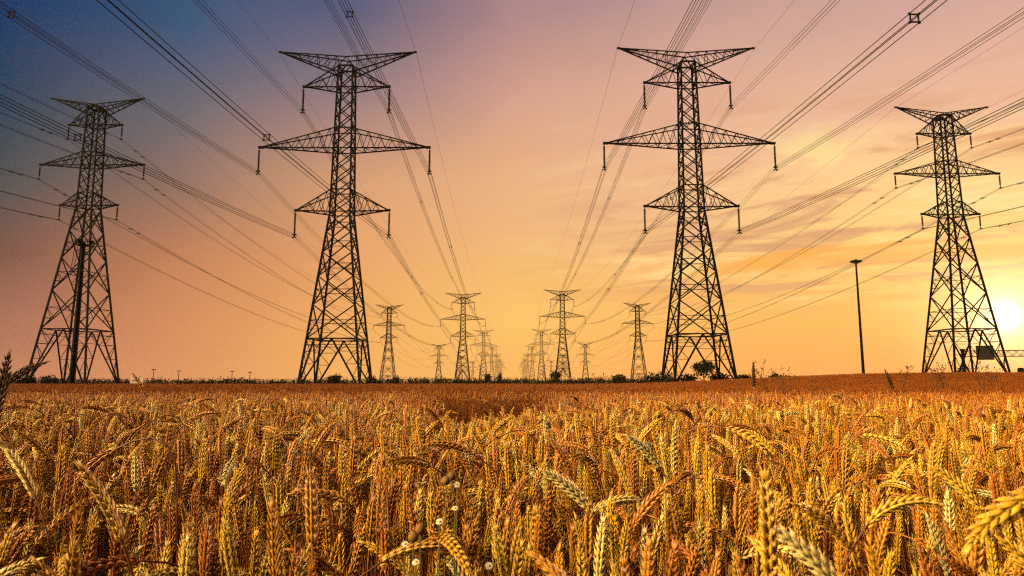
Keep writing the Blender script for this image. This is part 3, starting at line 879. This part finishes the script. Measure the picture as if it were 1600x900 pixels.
def place_stalk(x, y, i, sc, rz, tx, ty, lab, hero=False):
    w = WH[i]; t = empty('wheat_stalk', (x, y, gz(x, y) - .01), 0)
    t.rotation_euler = (tx, ty, rz); t.scale = (sc, sc, sc)
    tag(t, lab, 'wheat', 'wheat stalks closest in the field')
    e = link_mesh('ear', w['ear'], t)
    tint = [m for wd, m in (('brown weathered', M_silhouette), ('pale', M_pale), ('yellow', M_gold), ('orange', M_rust), ('golden', M_gold)) if wd in lab]  # brown skyline ears take a colour with backlight shade painted in
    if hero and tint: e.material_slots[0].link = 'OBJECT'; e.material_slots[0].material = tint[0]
    link_mesh('stem', w['stem'], t); link_mesh('leaf', w['leaf'], t)
KL = {'up': 'straight ripe wheat ear pointing upright among the closest stalks', 'lean': 'ripe wheat ear tilting to one side among the closest stalks',
      'bow': 'arching ripe wheat ear bowed past level among the closest stalks', 'nod': 'nodding ripe wheat ear hanging down among the closest stalks'}
for mx_, my_, mz_, i, rz, lab in HERO:
    sc = mz_ / WH[i]['mid'].z; m = Euler((0, 0, rz)).to_matrix() @ (WH[i]['mid'] * sc)
    place_stalk(mx_ - m.x, my_ - m.y, i, sc, rz, 0, 0, lab, True)
# clear room round the tall heroes so that they read
def clash(x, y):
    return any((x - h[0]) ** 2 + (y - h[1]) ** 2 < .03 ** 2 or (abs(x / y - h[0] / h[1]) < .03 and y < h[1] and h[2] > 1.06) for h in HERO)
score = []
for k, (x, y, i, sc, rz, tx, ty) in enumerate(near):
    m = Euler((tx, ty, rz)).to_matrix() @ (WH[i]['mid'] * sc); px, py, d = to_px(x + m.x, y + m.y, m.z)
    vis = 0 < px < 1600 and py < 905 and d > .2
    score.append(d if vis else 99 + d)
order = np.argsort(score); NIND = 286
rest = []
for rank, k in enumerate(order):
    x, y, i, sc, rz, tx, ty = near[k]
    if clash(x, y): continue
    if rank < NIND and score[k] < 90: place_stalk(x, y, i, sc, rz, tx, ty, KL[WH[i]['kind']])
    else: rest.append(near[k])

def instance_object(name, pts, rot, scl, idx, coll, label):
    me = bpy.data.meshes.new(name); me.from_pydata(pts, [], [])
    a = me.attributes.new('rot', 'FLOAT_VECTOR', 'POINT'); a.data.foreach_set('vector', np.asarray(rot, np.float32).ravel())
    a = me.attributes.new('scl', 'FLOAT_VECTOR', 'POINT'); a.data.foreach_set('vector', np.asarray(scl, np.float32).ravel())
    a = me.attributes.new('idx', 'INT', 'POINT'); a.data.foreach_set('value', np.asarray(idx, np.int32))
    o = link_mesh(name, me); tag(o, label, 'wheat field', kind='stuff')
    ng = bpy.data.node_groups.new(name, 'GeometryNodeTree')
    ng.interface.new_socket('Geometry', in_out='INPUT', socket_type='NodeSocketGeometry')
    ng.interface.new_socket('Geometry', in_out='OUTPUT', socket_type='NodeSocketGeometry')
    N, Lk = ng.nodes, ng.links
    gi, go = N.new('NodeGroupInput'), N.new('NodeGroupOutput')
    ci = N.new('GeometryNodeCollectionInfo'); ci.inputs['Collection'].default_value = coll
    ci.inputs['Separate Children'].default_value = True; ci.inputs['Reset Children'].default_value = True
    ip = N.new('GeometryNodeInstanceOnPoints'); ip.inputs['Pick Instance'].default_value = True
    def na(nm, ty):
        n = N.new('GeometryNodeInputNamedAttribute'); n.data_type = ty; n.inputs['Name'].default_value = nm; return n.outputs['Attribute']
    e2r = N.new('FunctionNodeEulerToRotation'); Lk.new(na('rot', 'FLOAT_VECTOR'), e2r.inputs[0])
    Lk.new(gi.outputs[0], ip.inputs['Points']); Lk.new(ci.outputs[0], ip.inputs['Instance'])
    Lk.new(na('idx', 'INT'), ip.inputs['Instance Index']); Lk.new(e2r.outputs[0], ip.inputs['Rotation'])
    Lk.new(na('scl', 'FLOAT_VECTOR'), ip.inputs['Scale']); Lk.new(ip.outputs[0], go.inputs[0])
    md = o.modifiers.new('instances', 'NODES'); md.node_group = ng
    return o
# the crop goes on to both sides and behind the viewer
rx = np.random.default_rng(4242)
for x, y in zip(rx.uniform(-6.5, 6.5, 30000), rx.uniform(-1.6, 5.2, 30000)):
    if abs(x) < .92 * y + .36 or abs(x) > .92 * max(y, 0) + 1.9 or x * x + y * y < .8 or rx.random() > .8: continue
    i = int(rx.choice(NW, p=WEIGHT)); rest.append([x, y, i, min(rx.normal(.94, .06), 1.08) / WH[i]['apex'], rx.uniform(0, 6.283), rx.normal(0, .05), rx.normal(0, .05)])
ra = np.array(rest)
instance_object('wheat_crop', [(x, y, gz(x, y) - .01) for x, y in ra[:, :2]], ra[:, [5, 6, 4]], np.repeat(ra[:, 3:4], 3, 1), ra[:, 2].astype(int), proto_col,
                'dense ripe wheat of the field close by, tangle of stems and ears behind the closest stalks')

# middle distance: lighter stalks, and square-metre tufts farther out
def lite_stalk(b, x, y, h, bend, an, el_, rg, rings=8, sides=5, mi0=0):
    d = Vector((math.cos(an), math.sin(an), 0)); stem = h
    def pos(u):
        ph = bend * max(0, u - .75) / .25
        return Vector((x, y, 0)) + d * (stem * .25 * .5 * ph * max(0, u - .75) / .25) + Vector((0, 0, stem * (u if u < .75 else .75 + (u - .75) * math.cos(ph * .5))))
    pts = [pos(u) for u in (0, .6, .85, 1.0)]
    b.tube(pts, [.002, .0017, .0014, .0012], 3, 1, False)
    p = pts[-1]; tg = (d * math.sin(bend) + Vector((0, 0, math.cos(bend)))); ep = []; er = []
    for k in range(rings + 1):
        u = k / rings; ph = bend + .4 * u * (bend > .2); tg = d * math.sin(ph) + Vector((0, 0, math.cos(ph)))
        ep.append(p.copy()); er.append(.0062 * (math.sin(math.pi * min(.97, u * .86 + .1)) ** .7) * (1.0 if k % 2 else .68)); p = p + tg * (el_ / rings)
    b.tube(ep, er, sides, 0, True)
mid_col = bpy.data.collections.new('wheat_mid_shapes')
rg = np.random.default_rng(77)
for i in range(10):
    b = MB(); lite_stalk(b, 0, 0, .88, [.05, .1, .3, .5, .8, 1.2, 1.6, .2, .05, 2.1][i], 0, .09, rg, 14, 6)
    po = bpy.data.objects.new('wheat_mid_%02d' % i, b.mesh('wheat_mid', [M_mid, M_mstem], True)); mid_col.objects.link(po)
X, Y = scatter(52000, 5.2, 16, .88, .6)
n = len(X); Hs = np.clip(rng.normal(.965, .05, n), .8, 1.12) - .04 * S_(Y, 6, 14)
instance_object('wheat_midfield', np.stack([X, Y, ground_z(X, Y)], 1).tolist(), np.stack([rng.normal(0, .05, n), rng.normal(0, .05, n), rng.uniform(0, 6.28, n)], 1),
                np.stack([np.ones(n) * 1.1, np.ones(n) * 1.1, Hs], 1), rng.integers(0, 10, n), mid_col, 'orange strip of ripe wheat in the middle of the field, beyond the worn hollow')
far_col = bpy.data.collections.new('wheat_far_tufts')
for i in range(5):
    b = MB()
    for k in range(85):
        lite_stalk(b, rg.uniform(-.6, .6), rg.uniform(-.6, .6), .88 * rg.normal(.95, .05), abs(rg.normal(.3, .5)), rg.uniform(0, 6.28), .09, rg, 4, 4)
    po = bpy.data.objects.new('wheat_tuft_%02d' % i, b.mesh('wheat_tuft', [M_field, M_field], True)); far_col.objects.link(po)
X, Y = scatter(7600, 15, 74, .88, 2.0)
n = len(X)
instance_object('wheat_far_field', np.stack([X, Y, ground_z(X, Y)], 1).tolist(), np.stack([np.zeros(n), np.zeros(n), rng.uniform(0, 6.28, n)], 1),
                np.stack([np.ones(n) * 1.35, np.ones(n) * 1.35, rng.uniform(.95, 1.06, n)], 1), rng.integers(0, 5, n), far_col, 'far end of the wheat field, smooth brown orange crop up to the hedge')

# ------------------------------------------------------------------ flowers and weeds in the crop
def flower_at(px, py, D, kind, lab, seed):
    rg = np.random.default_rng(seed)
    a, bb = px - 800, 450 - py; w = 1067 * cth - bb * sth; u = 1067 * sth + bb * cth
    x = a / w * D; z = EYE + u / w * D
    t = empty('daisy' if kind == 'daisy' else 'seed_head_plant', (x, D, 0)); tag(t, lab, 'flower', 'small wild flowers between the wheat stalks')
    b = MB(); b.tube([(rg.uniform(-.04, .04), rg.uniform(0, .05), 0), (0, 0, z * .6), (0, 0, z)], [.0016, .0013, .001], 5); b.obj('stem', M_green, t)
    if kind == 'daisy':
        tl = Matrix.Rotation(rg.uniform(.5, 1.0), 3, 'X') @ Matrix.Rotation(rg.uniform(0, 6), 3, 'Z')
        o = Vector((0, 0, z)); tl = tl @ Matrix.Scale(.42, 3); b = MB()
        for k in range(13):
            an = k * 2 * math.pi / 13; d = Vector((math.cos(an), math.sin(an), 0)); sd = Vector((-d.y, d.x, 0)); dr = rg.uniform(-.004, .001)
            ps = [d * .0035 - sd * .0012, d * .0035 + sd * .0012, d * .009 + sd * .0022 + Vector((0, 0, .0008)), d * .0125 + sd * .0012 + Vector((0, 0, dr)), d * .0125 - sd * .0012 + Vector((0, 0, dr)), d * .009 - sd * .0022 + Vector((0, 0, .0008))]
            b.add([o + tl @ p for p in ps], [(0, 1, 2, 5), (5, 2, 3, 4)])
        b.obj('petals', M_petal, t)
        b = MB(); b.lathe((0, 0, 0), [(.0015, -.001), (.0046, .0005), (.0042, .0026), (.0022, .0042), (.0006, .0046)], 9)
        b.v = [tuple(o + tl @ Vector(p)) for p in b.v]; b.obj('disc', M_yolk, t)
    else:
        b = MB(); b.lathe((0, 0, z), [(.001, -.005), (.0055, -.003), (.0075, .001), (.0066, .005), (.0036, .0082), (.0008, .0094)], 10)
        b.obj('seed_head', M_seed, t, True)
FL = [(687, 815, .98, 'daisy', 'white daisy with yellow centre under a curled wheat ear'), (711, 794, 1.05, 'daisy', 'white daisy half hidden beside a straight pale stalk'),
      (714, 757, 1.1, 'daisy', 'pale white daisy head on a long stalk, highest of the flowers'), (650, 878, .9, 'daisy', 'white daisy low between the stems, lowest of the flowers'),
      (633, 850, .95, 'daisy', 'small white daisy turned sideways near the brown seed heads'), (764, 884, .92, 'daisy', 'white daisy seen edge-on low beside dark gaps'),
      (657, 829, .95, 'seed', 'round brown seed head on a thin stalk, upper one of the close pair'), (646, 842, .92, 'seed', 'round brown seed head on a thin stalk, lower one of the close pair'),
      (697, 753, 1.1, 'seed', 'greenish brown round seed head left of the highest daisy'), (706, 746, 1.15, 'seed', 'greenish brown round seed head standing highest by the daisies')]
for k, (px, py, D, kd, lab) in enumerate(FL): flower_at(px, py, D, kd, lab, 40 + k)
def weed(px, py, D, lab, seed, spread=.5, nb=6):
    rg = np.random.default_rng(seed); x = px2x(px, D); top = topz(py, D); z0 = gz(x, D); h = top - z0
    t = empty('dry_weed', (x, D, z0)); tag(t, lab, 'weed', 'tall dry weeds above the crop')
    b = MB(); hd = MB()
    def br(p, d, L, r, lev):
        e = p + d * L; m = p + d * L * .5 + Vector(rg.uniform(-.04, .04, 3)) * L
        b.tube([p, m, e], [r, r * .8, r * .5], 4)
        if lev == 0 or rg.random() < .3:
            for k in range(3):
                q = e + Vector(rg.normal(0, 1, 3)) * L * .10; s = .009 * D / 12 * rg.uniform(.7, 1.3)
                hd.lathe(q, [(s * .3, -s), (s, 0), (s * .3, s)], 5)
        if lev > 0:
            for k in range(3):
                a = rg.uniform(0, 6.28); dd = (d + Vector((math.cos(a), math.sin(a) * .6, rg.uniform(0, .4))) * spread).normalized()
                br(p + d * L * rg.uniform(.5, 1.0), dd, L * rg.uniform(.5, .75), r * .6, lev - 1)
    rr = .0045 * D / 10
    b.tube([(0, 0, 0), (0, 0, h * .6)], [rr * 1.2, rr], 5)
    for k in range(nb):
        a = rg.uniform(0, 6.28); d = Vector((math.cos(a) * spread, math.sin(a) * spread * .6, 1)).normalized()
        br(Vector((0, 0, h * (.5 + .15 * k / nb))), d, h * .24, rr * .7, 1)
    mx = max(max(p[2] for p in b.v), max(p[2] for p in hd.v)); f = h / mx
    for m in (b, hd): m.v = [(p[0], p[1], p[2] * f) for p in m.v]
    b.obj('stem', M_weed, t); hd.obj('seed_heads', M_weed, t)  # second mesh holds the loose seed heads at the branch tips
weed(1199, 561, 14, 'tall branching dry weed with open top, right of the sun-side pylon', 1, .55)
weed(1226, 573, 15, 'shorter dry weed with drooping head right of the tall branching one', 2, .6, 5)
weed(1411, 571, 22, 'sparse dry weed on the crest between lamp mast and the pylon by the sun', 3, .4, 4)
weed(1459, 573, 20, 'reddish dry weed left of the pylon feet by the sun', 4, .5)
weed(1474, 565, 19, 'bushy reddish dry weed among the pylon feet by the sun', 5, .45, 7)
weed(1537, 564, 18, 'reddish dry weed standing below the dark road sign', 6, .5)
weed(1552, 575, 20, 'low reddish weed between the road sign and the sun glare', 7, .45, 4)
weed(936, 582, 24, 'slender weed above the hedge left of the rounded bush', 8, .4, 3)

# ------------------------------------------------------------------ evening haze
b = MB(); b.box((0, 1150, 20.5), (3100, 2980, 71))
hz = bpy.data.objects.new('haze', b.mesh('haze', []))
COL.objects.link(hz); tag(hz, kind='stuff')
hz['label'] = 'thin warm evening haze over the whole field'
def hz_b(gg, out):
    v = gg.new('ShaderNodeVolumePrincipled'); v.inputs['Color'].default_value = (.95, .60, .32, 1); v.inputs['Density'].default_value = .00005
    v.inputs['Anisotropy'].default_value = .5
    gg.t.links.new(v.outputs[0], out.inputs['Volume'])
hz.data.materials.append(mat('evening_haze', hz_b))
